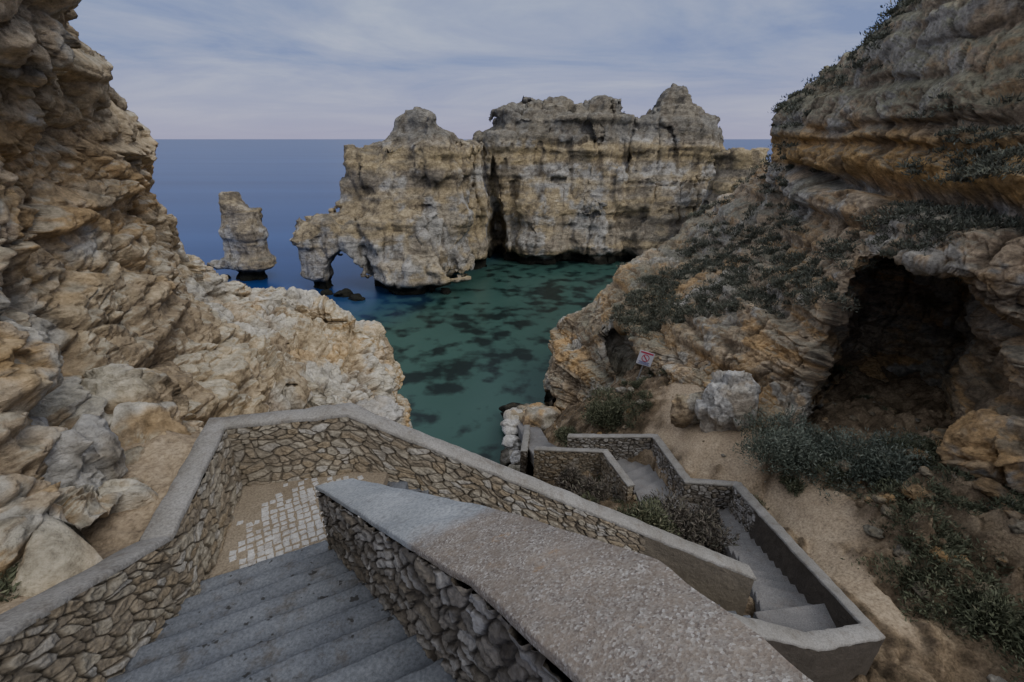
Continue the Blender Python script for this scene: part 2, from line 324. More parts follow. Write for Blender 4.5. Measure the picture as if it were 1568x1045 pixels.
# ---------- sea stacks ----------
def surface_nets(vals,o,h):
    ins=vals<0;nx,ny,nz=vals.shape
    cnt=np.zeros((nx-1,ny-1,nz-1),np.int8)
    for a in (0,1):
        for b in (0,1):
            for c in (0,1): cnt+=ins[a:nx-1+a,b:ny-1+b,c:nz-1+c]
    I,J,K=np.nonzero((cnt>0)&(cnt<8))
    idx=np.full(cnt.shape,-1,np.int32);idx[I,J,K]=np.arange(len(I))
    acc=np.zeros((len(I),3));n=np.zeros(len(I))
    cs=[(a,b,c) for a in (0,1) for b in (0,1) for c in (0,1)]
    for A in cs:
        for ax in range(3):
            if A[ax]: continue
            B=list(A);B[ax]=1
            va=vals[I+A[0],J+A[1],K+A[2]];vb=vals[I+B[0],J+B[1],K+B[2]]
            m=(va<0)!=(vb<0);t=np.where(m,va/np.where(m,va-vb,1),0)
            p=np.tile(np.array(A,float),(len(I),1));p[:,ax]+=t
            acc+=p*m[:,None];n+=m
    V=(np.stack([I,J,K],-1)+acc/n[:,None])*h+np.array(o)
    Fs=[]
    for ax in range(3):
        a=np.moveaxis(ins,ax,0);ix=np.moveaxis(idx,ax,0)
        e=a[:-1]!=a[1:];e=e[:,1:-1,1:-1]
        i,j,k=np.nonzero(e);j=j+1;k=k+1
        q=np.stack([ix[i,j-1,k-1],ix[i,j,k-1],ix[i,j,k],ix[i,j-1,k]],-1)
        fl=a[i,j,k]
        if ax==1: fl=~fl
        q=np.where(fl[:,None],q,q[:,::-1]);Fs.append(q)
    return V,np.concatenate(Fs)
def sband(P,wz):
    return (sstep(-3.6,-3.0,wz)*sstep(-.4,-1.1,wz)*.75+.45*sstep(-6.4,-6.1,wz)*sstep(-5.2,-5.6,wz))
def spost(c,P,n):
    g=sstep(-.8,.2,P[:,2]+.5*vnoise(P*.3,33))
    return lerp(c,(.18,.168,.14),g*.75)
def stack(name,prims,subs,lo,hi,h,mat,seed,amp=1.):
    X=np.arange(lo[0],hi[0],h,dtype=np.float32);Y=np.arange(lo[1],hi[1],h,dtype=np.float32);Z=np.arange(lo[2],hi[2],h,dtype=np.float32)
    x,y,z=X[:,None,None],Y[None,:,None],Z[None,None,:]
    d=np.full((len(X),len(Y),len(Z)),50.,np.float32)
    for pr in prims:
        (cx,cy,rx,ry,tx,ty,sx_,sy_,zt)=pr[:9];zb=pr[9] if len(pr)>9 else -18
        t=np.clip((z-zb)/(zt-zb),0,1.15)
        ax=rx+(sx_-rx)*t;ay=ry+(sy_-ry)*t
        k=((np.abs((x-cx-(tx-cx)*t)/ax))**2.6+(np.abs((y-cy-(ty-cy)*t)/ay))**2.6)**(1/2.6)
        q=np.maximum((k-1)*np.minimum(ax,ay),(z-zt)*.7)
        if zb>-18: q=np.maximum(q,zb-1.5-z)
        hh=np.clip(.5+.5*(q-d)/.8,0,1);d=q*(1-hh)+d*hh-.8*hh*(1-hh)
    gx,gy,gz=np.meshgrid(X,Y,Z,indexing='ij')
    m=np.abs(d)<3.0
    P=np.stack([gx[m],gy[m],gz[m]],-1)
    q=fbm(P*np.array([.2,.2,.14],np.float32),4,seed)*.7
    zz=P[:,2]+.5*vnoise(P*.07,seed+3)
    q+=.25*np.tanh(4*vnoise(np.stack([P[:,0]*.03,P[:,1]*.03,zz*.75],-1),seed+4))
    A,B,ID,fc=worley(P*np.array([.30,.30,.16],np.float32),seed+6,vec=True); q-=.35*(.5-A)+.35*(ID-.5)+.6*fc
    j=np.abs(vnoise(P*np.array([.3,.3,.05],np.float32),seed+9));q+=.6*sstep(.16,0,j)
    d[m]+=q*amp
    d[m]+=1.3*sstep(-16.0,-17.2,P[:,2])
    for (cx,cy,cz,rx,ry,rz) in subs:
        k=np.sqrt(((x-cx)/rx)**2+((y-cy)/ry)**2+((z-cz)/rz)**2);q=-(k-1)*min(rx,ry,rz);d=np.maximum(d,q)
    d[0]=d[-1]=9;d[:,0]=d[:,-1]=9;d[:,:,-1]=9
    V,F=surface_nets(d,(lo[0],lo[1],lo[2]),h)
    def vn(V):
        e1=V[F[:,1]]-V[F[:,0]];e2=V[F[:,3]]-V[F[:,0]];fn=np.cross(e1,e2);n=np.zeros_like(V)
        for c in range(3): 
            for q in range(4): n[:,c]+=np.bincount(F[:,q],fn[:,c],len(V))
        return n/(np.linalg.norm(n,axis=1,keepdims=True)+1e-9)
    n=vn(V)
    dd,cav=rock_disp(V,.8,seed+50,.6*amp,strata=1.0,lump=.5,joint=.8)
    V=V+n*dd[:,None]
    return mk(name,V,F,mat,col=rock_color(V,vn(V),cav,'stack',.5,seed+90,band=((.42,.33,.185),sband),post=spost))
stack('sea_stack',[
 (-14,62,8.5,6,-13.2,63.5,6.9,4.2,-2.0),(-13.0,63.5,7.2,4.6,-11.4,63.8,1.7,1.5,2.7,-3.0),(-18.6,60.5,5.0,4,-18.8,61.5,2.2,2.0,-5.6),
 (-13,56.5,5,3.2,-14.5,59.5,3.2,2.2,-6.5),(-7,55.6,3.6,1.8,-7.5,55.8,2.5,1.2,-16.0),
 (-22.0,57.5,5.4,2.4,-21.5,58,5.2,2.2,-9.0),(-25.7,57.5,2.1,2.2,-25.4,57.5,2.3,2.2,-9.9),(-8,70,4.9,5,-8.5,70,3.4,3,-2.0),(-4,83,6,3,-4,83,6,3,-3.2),
 (8,78,13,8,8.4,79,10.5,5.8,2.6),(8.3,78.6,11,6,8.6,79,7.6,4.2,4.7,1.5),(0,76,6.2,5,.4,77,5.8,4,-.4),(.8,77.5,6,4.2,3.2,78,3.5,3,2.4,-1.0),
 (24,78,10,7,24,78.5,7.8,4.6,.8),(23.6,78.5,6.5,4.2,25.3,79,1.1,1.2,7.2,.4),(28,78,4.6,3.4,28.8,78,2.4,2.4,2.0,0.),
 (4,72,5.5,4,4.5,74,4,3,-4.6),(14,72.5,6,4,14.5,75,4.2,3,-3.4),(23,72,6,5,23,74,4.6,3,-5.5),(30,64,5,4,30,65,3.4,2.8,-2)],
 [(-21.2,57.5,-18.0,2.8,14,5.1),(-2.4,70,-14.5,1.5,9,6.5),(-2.9,69.5,-9,.9,6,8.5),(9.6,68.5,-17,1.6,2.5,3.5)],(-31,50,-19),(38,90,9.5),.28,M_rockfar,5)
stack('sea_stack',[(-36.8,62.5,3.7,2.6,-37.2,62.5,1.2,1.2,-6.3),(-36,62.5,3.4,2.4,-35.4,62.5,1.7,1.6,-8.6),(-40.3,62,2.2,1.8,-40.3,62,1.4,1.2,-15.6)],[],(-44,57,-19),(-30,68,-5),.2,M_rockfar,9,.5)
# ---------- sea ----------
m,nt,b=newmat('sea_water');P=pos(nt);sx=N(nt,'ShaderNodeSeparateXYZ');L(nt,P,sx.inputs[0])
dist=mth(nt,'ADD',mth(nt,'MULTIPLY',sx.outputs[1],.5),mth(nt,'MULTIPLY',sx.outputs[0],-1.3))
dist=mth(nt,'ADD',dist,mth(nt,'MULTIPLY',mth(nt,'MAXIMUM',mth(nt,'SUBTRACT',sx.outputs[1],86),0),5))
dist=mth(nt,'ADD',dist,mth(nt,'MULTIPLY',noise(nt,P,.12,3),8))
fr=N(nt,'ShaderNodeMapRange');fr.inputs[1].default_value=42;fr.inputs[2].default_value=62;L(nt,dist,fr.inputs[0])
pn=noise(nt,P,.5,4,.5,.0)
bn=noise(nt,P,.11,2)
pm=ramp(nt,mth(nt,'ADD',pn,mth(nt,'MULTIPLY',mth(nt,'SUBTRACT',bn,.5),.8)),[(.47,0.),(.61,.94)])
c=mix(nt,noise(nt,P,.1,3),(.022,.056,.047),(.044,.096,.078))
c=mix(nt,pm,c,(.005,.012,.012))
far=ramp(nt,noise(nt,mapped(nt,(.002,.02,1)),1.5,4,.6),[(.35,(.005,.019,.08)),(.65,(.013,.040,.14))])
c=mix(nt,fr.outputs[0],c,far);L(nt,c,b.inputs['Base Color']);b.inputs['Roughness'].default_value=.28;b.inputs['Specular IOR Level'].default_value=.17
bump(nt,b,[(noise(nt,P,.8,2,.5),.1,.06)])
xs=np.array([-9000,-300,-60,60,300,9000.]);ys=np.array([-200,0,60,120,600,12000.])
gx,gy=np.meshgrid(xs,ys,indexing='ij');mk('sea',np.stack([gx,gy,gx*0+SEA],-1).reshape(-1,3),gridF(6,6),m)
# ---------- terrain ----------
TP=np.array([(-6,8,-6),(-4.5,10,-9),(-3,7,-6),(-2,10,-10.5),(-2,14,-16),(-2,18,-19),(-5,20,-19),(0,7,-7.5),(0,10,-10.5),(0,14,-14.5),(-.5,17,-17),(-1.5,22,-19.5),(-.8,26,-19.5),(.3,22,-17.2),(1,20,-15.5),(1.2,25,-17.5),(2,30,-19),
(3,8,-9),(2.5,11,-11),(2,14,-12.6),(3.5,15,-12.4),(3,18,-13.2),(4,20,-12.8),(6,20,-11),(4.7,12,-11.6),(4.9,14,-12),(5.5,9,-10.6),(6.1,13,-10.2),(7.4,11.3,-9.7),(8,14,-9.4),(7.6,16,-9.3),(6,16.5,-10.2),(9,12,-9),
(8,9,-8.9),(7.9,7,-8.7),(7.2,6,-8.6),(8.5,5,-8.7),(9,8,-8.4),(10.5,9,-7.8),(11,6,-7.5),(12,3,-7.5),(8,2.5,-8.5),(5,3,-8.3),(3,3,-7.5),(6,0,-8),(3,0,-6.5),(12,-2,-7),
(-2,0,-5.4),(-2.5,4.5,-5.3),(-3.5,2,-5.3),(0,3,-6.5),(0,5,-6.8),(2,5,-7.6),(3.5,5,-8.5),(5.5,5.5,-8.7),(6.4,8,-9.8),(6.8,10.7,-11),(12,12,-8.5),(14,8,-7),(10,18,-9),(5,26,-16),(8,24,-12),(5,32,-19)],float)
def tps(C,Q):
    n=len(C);
    def U(r2): return np.where(r2>0,r2*np.log(r2+1e-12),0)
    K=U(((C[:,None,:2]-C[None,:,:2])**2).sum(-1))+np.eye(n)*.05
    A=np.zeros((n+3,n+3));A[:n,:n]=K;A[:n,n]=1;A[:n,n+1:]=C[:,:2];A[n,:n]=1;A[n+1:,:n]=C[:,:2].T
    wv=np.linalg.solve(A,np.concatenate([C[:,2],[0,0,0]]));out=np.zeros(len(Q))
    for i in range(n): out+=wv[i]*U(((Q-C[i,:2])**2).sum(-1))
    return out+wv[n]+Q@wv[n+1:]
paths=[([(5.3,5.4,-8.2),(6.2,8,-9.5),(6.45,10.9,-10.9),(5.0,11.6,-11.1),(4.8,14.0,-11.7),(3.2,15.3,-12.3),(1.6,16.6,-12.9),(1.3,19,-14.2),(1.1,21.5,-15.2),(.9,23.5,-16.0)],.5)]
def seg_carve(X,Y,Z):
    for pts,hw in paths:
        for a,b in zip(pts[:-1],pts[1:]):
            a=np.array(a);b=np.array(b);ab=b[:2]-a[:2];l=ab@ab
            t=np.clip(((X-a[0])*ab[0]+(Y-a[1])*ab[1])/l,0,1);dd=np.hypot(X-a[0]-t*ab[0],Y-a[1]-t*ab[1])
            zp=a[2]+(b[2]-a[2])*t-.12
            Z=np.where(dd<hw+.15,np.minimum(Z,zp),Z)
    return Z
X=np.arange(-6.5,15,.05);Y=np.arange(-3,33,.06);gx,gy=np.meshgrid(X,Y,indexing='ij');Q=np.stack([gx.ravel(),gy.ravel()],-1)
z=tps(TP,Q)
P3=np.stack([Q[:,0],Q[:,1],z*.5],-1)
sand=np.zeros(len(Q))
for cx_,cy_,rx,ry in [(7.3,14,1.7,3.2),(8.0,9.4,.7,1.6),(7.5,7.0,.4,1.5),(3.2,13.4,.9,.6)]:
    e=np.hypot((Q[:,0]-cx_)/rx,(Q[:,1]-cy_)/ry)+.3*fbm(P3*1.3,3,3);sand=np.maximum(sand,sstep(1.15,.8,e))
rough=(1-sand)
z=z+fbm(P3*.9,5,60)*.22*(.15+rough)
A,B,ID=worley(P3*np.array([1.4,1.4,1.4]),61);z=z+rough*(.4*(.5-A)+.3*(ID-.4)*sstep(0,.15,B-A))*sstep(-.4,.4,vnoise(P3*.4,62)+.2)
A,B,ID=worley(P3*3.6,64);z=z+rough*(.12*(.5-A)+.16*(ID-.4)*sstep(0,.2,B-A))
rr=rough*sstep(8.2,9.2,Q[:,0])*sstep(11,8,Q[:,1])
A,B,ID=worley(P3*.9+fbm(P3,3,9)[:,None]*.3,66);z=z+rr*(.5*fbm(P3*.7,3,65)+.7*(ID-.5)*sstep(0,.12,B-A))
z=z+rough*.05*fbm(P3*7,3,67,.6)
z=seg_carve(Q[:,0],Q[:,1],z)
z=np.clip(z,-20,-4.9)
mk('ground_terrain',np.stack([Q[:,0],Q[:,1],z],-1),gridF(len(X),len(Y)),M_ground,{'sand':sand})
ny,nx=220,130;yy=np.linspace(.3,9.5,ny)[:,None];tt=np.linspace(0,1,nx)[None,:]
xr=np.interp(yy,[.3,3.26,5.2,5.6,6.0,9.5],[-3.05,-3.6,-4.2,-4.2,-2.6,-2.6]);xx=-8+(xr+8)*tt;yg=yy+0*tt
zl=np.interp(yg,[.3,2,3.3,5.2,6,9.5],[-2.3,-3.1,-3.72,-3.75,-4.3,-6.5])+.05*(-(xx+4))
PP=np.stack([xx,yg,zl],-1).reshape(-1,3);PP[:,2]+=fbm(PP*1.2,4,90)*.07+.025*fbm(PP*7,4,95,.6)
A,B,ID=worley(PP*4,96);PP[:,2]+=.05*np.maximum(0,.35-A)*(ID>.6)
mk('sandy_ledge',PP,gridF(ny,nx)[:,::-1],M_ground,{'sand':np.clip(.85+.4*fbm(PP*1.1,4,97),0,1)})
# ---------- walls ----------
def resample(pts,res):
    pts=np.array(pts,float);seg=np.hypot(*(pts[1:,:2]-pts[:-1,:2]).T);s=np.concatenate([[0],np.cumsum(seg)])
    n=max(3,int(s[-1]/res));q=np.unique(np.concatenate([np.linspace(0,s[-1],n),s]))
    return q,np.stack([np.interp(q,s,pts[:,k]) for k in range(pts.shape[1])],-1),s
def face(acc,pts,sgn,res,seed,fx=5,fy=8,depth=.03,pl=None):
    q,p,_=resample(pts,res)
    g=np.gradient(p[:,:2],axis=0);g/=np.linalg.norm(g,axis=1,keepdims=True)+1e-9
    n=np.stack([g[:,1],-g[:,0]],-1)*sgn
    hm=(p[:,2]-p[:,3]).max();nh=max(3,int(hm/res));t=np.linspace(0,1,nh)
    Z=p[:,2][:,None]*(1-t)+p[:,3][:,None]*t
    s=np.repeat(q[:,None],nh,1);hh=p[:,2][:,None]-Z
    C=np.stack([s.ravel(),hh.ravel(),np.full(s.size,seed*3.1)],-1)
    wx=vnoise(C*3,seed)*.10+vnoise(C*.9,seed+50)*.15;wy=vnoise(C*3+40,seed+1)*.07
    U=np.stack([(C[:,0]+wx)*fx,(C[:,1]+wy)*fy,0*C[:,0]],-1)
    F1,F2,ID=worley(U,seed+2,2);e=F2-F1
    e=e+.06*fbm(C*25,2,seed+7)
    d=depth*sstep(.03,.2,e)+.035*(ID-.5)+.014*fbm(C*12,3,seed+4,.6)
    if pl is not None:
        k=np.repeat(pl(p[:,0],p[:,1])[:,None],nh,1).ravel();d=d*(1-k)+k*(.03+.006*fbm(C*6,3,seed+8));e=e*(1-k)
    X=p[:,0][:,None]+n[:,0][:,None]*d.reshape(s.shape);Y=p[:,1][:,None]+n[:,1][:,None]*d.reshape(s.shape)
    V=np.stack([X,Y,Z+0*X],-1).reshape(-1,3);F=gridF(len(q),nh)
    if sgn>0:F=F[:,::-1]
    acc.add(V,F,0,cell=ID,mort=np.clip(e,0,1))
def wall(name,Lp,Rp,bot,mats,res=.03,th=.06,over=.03,seed=1,fx=5,fy=8,pl=None):
    acc=Acc();Lp=np.array(Lp,float);Rp=np.array(Rp,float);bot=np.array(bot,float)
    f=lambda P:np.concatenate([P[:,:2],P[:,2:]-th+.01,bot[:,None]],1)
    face(acc,f(Lp),-1,res,seed,fx,fy,pl=pl);face(acc,f(Rp),1,res,seed+9,fx,fy,pl=pl)
    for i,sg in ((0,1),(-1,-1)):
        a=f(Lp)[i];b=f(Rp)[i]
        face(acc,[a,b],-sg,res,seed+20+i,fx,fy,pl=pl)
    ql,pl_,_=resample(Lp,.06);n=len(ql);sL=ql/ql[-1]
    sg=np.hypot(*(Lp[1:,:2]-Lp[:-1,:2]).T);sc=np.concatenate([[0],np.cumsum(sg)]);sc/=sc[-1]
    par=np.interp(sL,sc,np.arange(len(Lp)))
    A=np.stack([np.interp(par,np.arange(len(Lp)),Lp[:,k]) for k in range(3)],-1);B=np.stack([np.interp(par,np.arange(len(Rp)),Rp[:,k]) for k in range(3)],-1)
    dr=(B-A);dr[:,2]=0;dr/=np.linalg.norm(dr,axis=1,keepdims=True)
    tg=A[-1]-A[-2];tg/=np.linalg.norm(tg);t0=A[1]-A[0];t0/=np.linalg.norm(t0)
    A[-1]+=tg*over;B[-1]+=tg*over;A[0]-=t0*over;B[0]-=t0*over
    j=fbm(A*5,4,seed,.6)*.013;j2=fbm(B*5,4,seed+5,.6)*.013
    A-=dr*(over+j)[:,None];B+=dr*(over+j2)[:,None]
    A[:,2]+=fbm(A*3,2,seed+6)*.010;B[:,2]+=fbm(B*3,2,seed+7)*.010
    up=np.array([0,0,1.]);c=.016
    ring=[A-up*th,A-up*c,A+dr*c,A*.5+B*.5+up*.006,B-dr*c,B-up*c,B-up*th]
    G=np.stack(ring,1);acc.add(G.reshape(-1,3),gridF(n,7)[:,::-1],1)
    G2=np.stack([ring[0],ring[-1]],1);acc.add(G2.reshape(-1,3),gridF(n,2),1)
    for i,fl in ((0,1),(n-1,0)):
        r=np.array([x[i] for x in ring]);F=[[0,1,5,6],[1,2,4,5]]
        if fl:F=[x[::-1] for x in F]
        acc.add(r,F,1)
    return acc.make(name,mats)
def offs(pts,hw):
    pts=np.array(pts,float);g=np.diff(pts[:,:2],axis=0);g/=np.linalg.norm(g,axis=1,keepdims=True);n=np.stack([-g[:,1],g[:,0]],-1)
    Lq=[];Rq=[]
    for i in range(len(pts)):
        a=n[max(i-1,0)];b=n[min(i,len(n)-1)];m=a+b;m/=np.linalg.norm(m);m=m/max(.4,m@a)
        Lq.append([pts[i,0]+m[0]*hw,pts[i,1]+m[1]*hw,pts[i,2]]);Rq.append([pts[i,0]-m[0]*hw,pts[i,1]-m[1]*hw,pts[i,2]])
    return Lq,Rq
wall('stone_wall',[(.95,.07,-1.06),(.253,.888,-1.59),(-.172,1.557,-1.98),(-1.0,2.56,-2.63),(-2.14,3.95,-3.52)],
     [(1.5,-.1,-.98),(.82,.752,-1.35),(.608,1.41,-1.65),(-.10,2.26,-2.2),(-1.72,3.87,-3.34)],[-4.6,-5,-5,-5,-5],[M_stoneA,M_copw],res=.010,seed=11,fx=6.0,fy=9.0)
Lq,Rq=offs([(-2.55,-.6,-1.35),(-3.0,1.0,-2.25),(-3.48,3.26,-3.55),(-4.05,5.25,-3.55),(-2.35,5.6,-3.55),(4.15,5.6,-6.86)],.115)
wall('stone_wall',Lq,Rq,[-5,-5,-5.2,-5.3,-5.3,-9.0],[M_stoneB,M_cop],res=.011,seed=30,fx=5.6,fy=9.5,pl=lambda x,y:sstep(2.0,2.25,x))
Lq,Rq=offs([(-1.2,4.0,-4.2),(3.4,4.5,-6.6),(4.75,4.65,-7.25),(6.0,4.95,-7.45),(6.55,8.1,-8.72),(7.1,11.3,-9.95),(5.75,11.75,-10.2),(5.6,14.75,-10.6),(2.4,16.0,-11.5)],.115)
wall('stone_wall',Lq,Rq,[-7.5,-9,-9,-9.2,-10.6,-12,-12,-12.6,-13.2],[M_stoneA,M_cop],res=.025,seed=50,pl=lambda x,y:sstep(9.6,9.2,y))
Lq,Rq=offs([(4.1,12.3,-10.9),(3.6,14.4,-11.05),(1.0,15.8,-12.0)],.11)
wall('stone_wall',Lq,Rq,[-12.5,-12.6,-13.8],[M_stoneB,M_cop],res=.03,seed=60)
Lq,Rq=offs([(.55,17.3,-13.3),(.75,19.5,-13.9),(.85,21.3,-14.6)],.13)
wall('stone_wall',Lq,Rq,[-16,-17,-18],[M_stoneA,M_cop],res=.035,seed=63)
# ---------- stairs ----------
def prism(acc,poly,zt,zb,m=0,c=.012):
    poly=np.array(poly,float);cen=poly.mean(0);k=len(poly)
    inn=poly+(cen-poly)/np.linalg.norm(cen-poly,axis=1,keepdims=True)*c*1.4
    V=[(*p,zb) for p in poly]+[(*p,zt-c) for p in poly]+[(*p,zt) for p in inn]
    F=[]
    for r in (0,1):
        for i in range(k): F.append([r*k+i,r*k+(i+1)%k,(r+1)*k+(i+1)%k,(r+1)*k+i])
    F.append([2*k+i for i in range(k)])
    acc.add(V,F,m)
def isect(p,d,q,e):
    A=np.array([[d[0],-e[0]],[d[1],-e[1]]]);t=np.linalg.solve(A,np.array(q)-np.array(p));return np.array(p)+t[0]*np.array(d)
B0=np.array([-2.24,4.07]);e_=np.array([-.9,-.435]);e_/=np.linalg.norm(e_);g_=np.array([.435,-.9]);g_/=np.linalg.norm(g_)
RL=(np.array([-2.1,4.1]),np.array([.655,-.756]));LL=(np.array([-3.6,3.26]),np.array([.2,-.98]))
st=Acc()
for i in range(15):
    a,b=isect(B0+g_*i*.34,e_,*RL),isect(B0+g_*i*.34,e_,*LL);c,d=isect(B0+g_*(i+1)*.34,e_,*RL),isect(B0+g_*(i+1)*.34,e_,*LL)
    zt=-4.6+(i+1)*.163;m_=90;t=np.linspace(0,1,m_)[:,None]
    F0=a+(b-a)*t;F1_=c+(d-c)*t+g_*.02
    jn=fbm(np.concatenate([F0*7,np.full((m_,1),i*3.)],1),4,i+500,.6)
    rows=[]
    for (dy,dz) in ((0,-.5),(0,-.03),(.006,-.010),(.022,0.),(.1,.001),(.2,.002)):
        jj=jn*(.012 if dy<.05 else .0)
        pt=F0+g_*(dy)+g_*jj[:,None];rows.append(np.concatenate([pt,np.full((m_,1),zt+dz)+ (jn*.005)[:,None]],1))
    rows.append(np.concatenate([F1_,np.full((m_,1),zt+.004)],1))
    G=np.stack(rows,0);st.add(G.reshape(-1,3),gridF(7,m_)[:,::-1])
st.make('stone_stairs',[M_step])
st=Acc()
for i in range(22):
    x0=-1.9+i*.31;zt=-4.6-(i+1)*.163
    prism(st,[(x0-.02,3.95),(x0+.31,3.95+.03*i),(x0+.31,5.5),(x0-.02,5.5)],zt,zt-.6)
st.make('stone_stairs',[M_step],flat=True)
ld=Acc();prism(ld,[(-3.75,3.25),(-2.2,4.06),(-1.88,4.0),(-1.88,5.6)],-4.6,-5.2)
prism(ld,[(-3.75,3.25),(-1.88,5.6),(-3.0,5.6),(-4.15,5.35)],-4.596,-5.2)
ld.make('landing_floor',[M_land],flat=True)
ld=Acc();prism(ld,[(4.6,4.7),(6.0,4.95),(6.25,6.0),(4.6,5.8)],-8.2,-9);ld.make('landing_floor',[M_path],flat=True)
cb=Acc()
for i in range(-18,19):
    for j in range(-18,19):
        x=-2.72+(i*.098)*.86-(j*.098)*.5;y=4.4+(i*.098)*.5+(j*.098)*.86
        q=math.hypot((x+2.62)/.85,(y-4.4)/1.05)
        if q>1.05+rng.uniform(-.35,.1) or y>5.35: continue
        if (x+2.24)*.45-(y-4.07)*.9>-.03: continue
        a=rng.uniform(-.2,.2)+.52;s=.042*rng.uniform(.82,1.08);u=np.array([math.cos(a),math.sin(a)])*s;v=np.array([-u[1],u[0]])*rng.uniform(.8,1.08)
        cc=np.array([x,y])+rng.uniform(-.008,.008,2);jj=lambda:rng.uniform(-.009,.009,2)
        prism(cb,[cc-u-v+jj(),cc+u-v+jj(),cc+u+v+jj(),cc-u+v+jj()],-4.588+rng.uniform(-.006,.004),-4.7,c=.008)
cb.make('cobblestone_paving',[M_cob],flat=True)
pa=Acc()
for pts,hw in paths:
    Lq,Rq=offs(pts,hw+.1)
    for i in range(len(pts)-1):
        a,b,c,d=[np.array(x) for x in (Lq[i],Rq[i],Rq[i+1],Lq[i+1])]
        drop=abs(a[2]-c[2]);n=max(1,int(round(drop/.17)))
        for k in range(n):
            t0,t1=k/n,(k+1)/n
            q=[b+(c-b)*t0,b+(c-b)*t1,a+(d-a)*t1,a+(d-a)*t0];zt=a[2]+(c[2]-a[2])*(k+.5)/n
            prism(pa,[x[:2] for x in q],zt,zt-.6)
pa.make('footpath',[M_path],flat=True)
# ---------- boulders ----------
def boulder(c,s,pal,seed,sub=5,amp=.28,name='boulder'):
    bm=bmesh.new();bmesh.ops.create_icosphere(bm,subdivisions=sub,radius=1)
    V=np.array([v.co[:] for v in bm.verts]);F=np.array([[v.index for v in f.verts] for f in bm.faces]);bm.free()
    A,B,ID,f1=worley(V*1.0+seed*7.7,seed,vec=True);A2,B2,I2,f2=worley(V*2.6+seed*3.3,seed+1,vec=True)
    r=.95+.16*(ID-.5)+.28*f1+.03*(I2-.5)+.07*f2+fbm(V*1.5+seed,6,seed,.6)*.10
    W=V*r[:,None]*np.array(s)+np.array(c)
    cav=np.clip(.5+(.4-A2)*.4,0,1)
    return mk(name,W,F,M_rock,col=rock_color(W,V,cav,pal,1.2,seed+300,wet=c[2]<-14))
boulder((7.7,13.9,-8.7),(.95,.7,1.35),'white',2,6)
boulder((6.7,14.6,-9.3),(.7,.4,.7),'right',3)
boulder((11.9,8.9,-7.0),(1.2,.9,.9),'right',7,6)
boulder((-3.0,8.6,-5.6),(.5,.4,.35),'white',4)
boulder((-5.15,3.95,-3.45),(.75,.6,.8),'white',5,6)
boulder((-5.6,5.6,-3.5),(.75,.55,.55),'left',6,6)
for i,(x,y,z_,s) in enumerate([(-21,54.5,-17.9,.9),(-23.4,55,-18,.7),(-19.6,54,-18.1,.6),(-19,53,-18.1,.8),(-2.2,12.6,-16,1.),(.9,24.5,-16.6,1.),(1.9,23,-15.5,1.),(-.1,19,-17,.9),(.5,26.5,-17.4,1.1)]):
    boulder((x,y,z_),(s*1.2,s,s*.8),'right' if y<40 else 'stack',10+i,4)
for i,(x,y,z_,s) in enumerate([(-.1,21.0,-16.7,.65),(.05,22.2,-16.5,.6),(0.,23.4,-16.2,.65),(.25,24.6,-16.3,.7),(.35,20.2,-16.0,.5),(.2,18.2,-15.5,.6),(.9,25.6,-16.8,.8),(1.6,24.6,-16,.7)]):
    boulder((x,y,z_),(s,s*1.1,s*.7),'white' if i<5 else 'right',40+i,4)
H=z.reshape(gx.shape);sg=sand.reshape(gx.shape);rg=np.random.default_rng(15)
bm=bmesh.new();bmesh.ops.create_icosphere(bm,subdivisions=3,radius=1)
IV=np.array([v.co[:] for v in bm.verts]);IF=np.array([[v.index for v in f.verts] for f in bm.faces]);bm.free()
vs=[];fs=[];n0=0;cnt=0
for t in range(7000):
    i=rg.integers(0,gx.shape[0]);j=rg.integers(0,gx.shape[1]);x,y=gx[i,j],gy[i,j]
    lower=x>8.2 and y<11
    if H[i,j]<-16.5 or y>22 or (x<1.5 and y<6) or (4.3<x<7.3 and y<12) or (sg[i,j]>.3 and rg.uniform()>.15): continue
    if not lower and rg.uniform()>.35: continue
    s=abs(rg.normal(0,.08))+.03
    if lower: s*=1.4
    if sg[i,j]>.3: s*=.4
    A,B,ID,fc=worley(IV*1.3+t*3.1,t%97,vec=True);r=.9+.25*(ID-.5)+.35*fc
    an=rg.uniform(0,6.28);ca,sa=math.cos(an),math.sin(an);W=IV*r[:,None]*np.array([1.2,.9,.7])*s
    W=np.stack([W[:,0]*ca-W[:,1]*sa,W[:,0]*sa+W[:,1]*ca,W[:,2]],-1)+np.array([x,y,H[i,j]+s*.15])
    vs.append(W);fs.append(IF+n0);n0+=len(W);cnt+=1
    if cnt>750:break
V=np.concatenate(vs);mk('loose_rocks',V,np.concatenate(fs),M_rock,col=rock_color(V,np.tile([0,0,1.],(len(V),1)),np.full(len(V),.5),'right',1.5,777,wet=False)*.75)
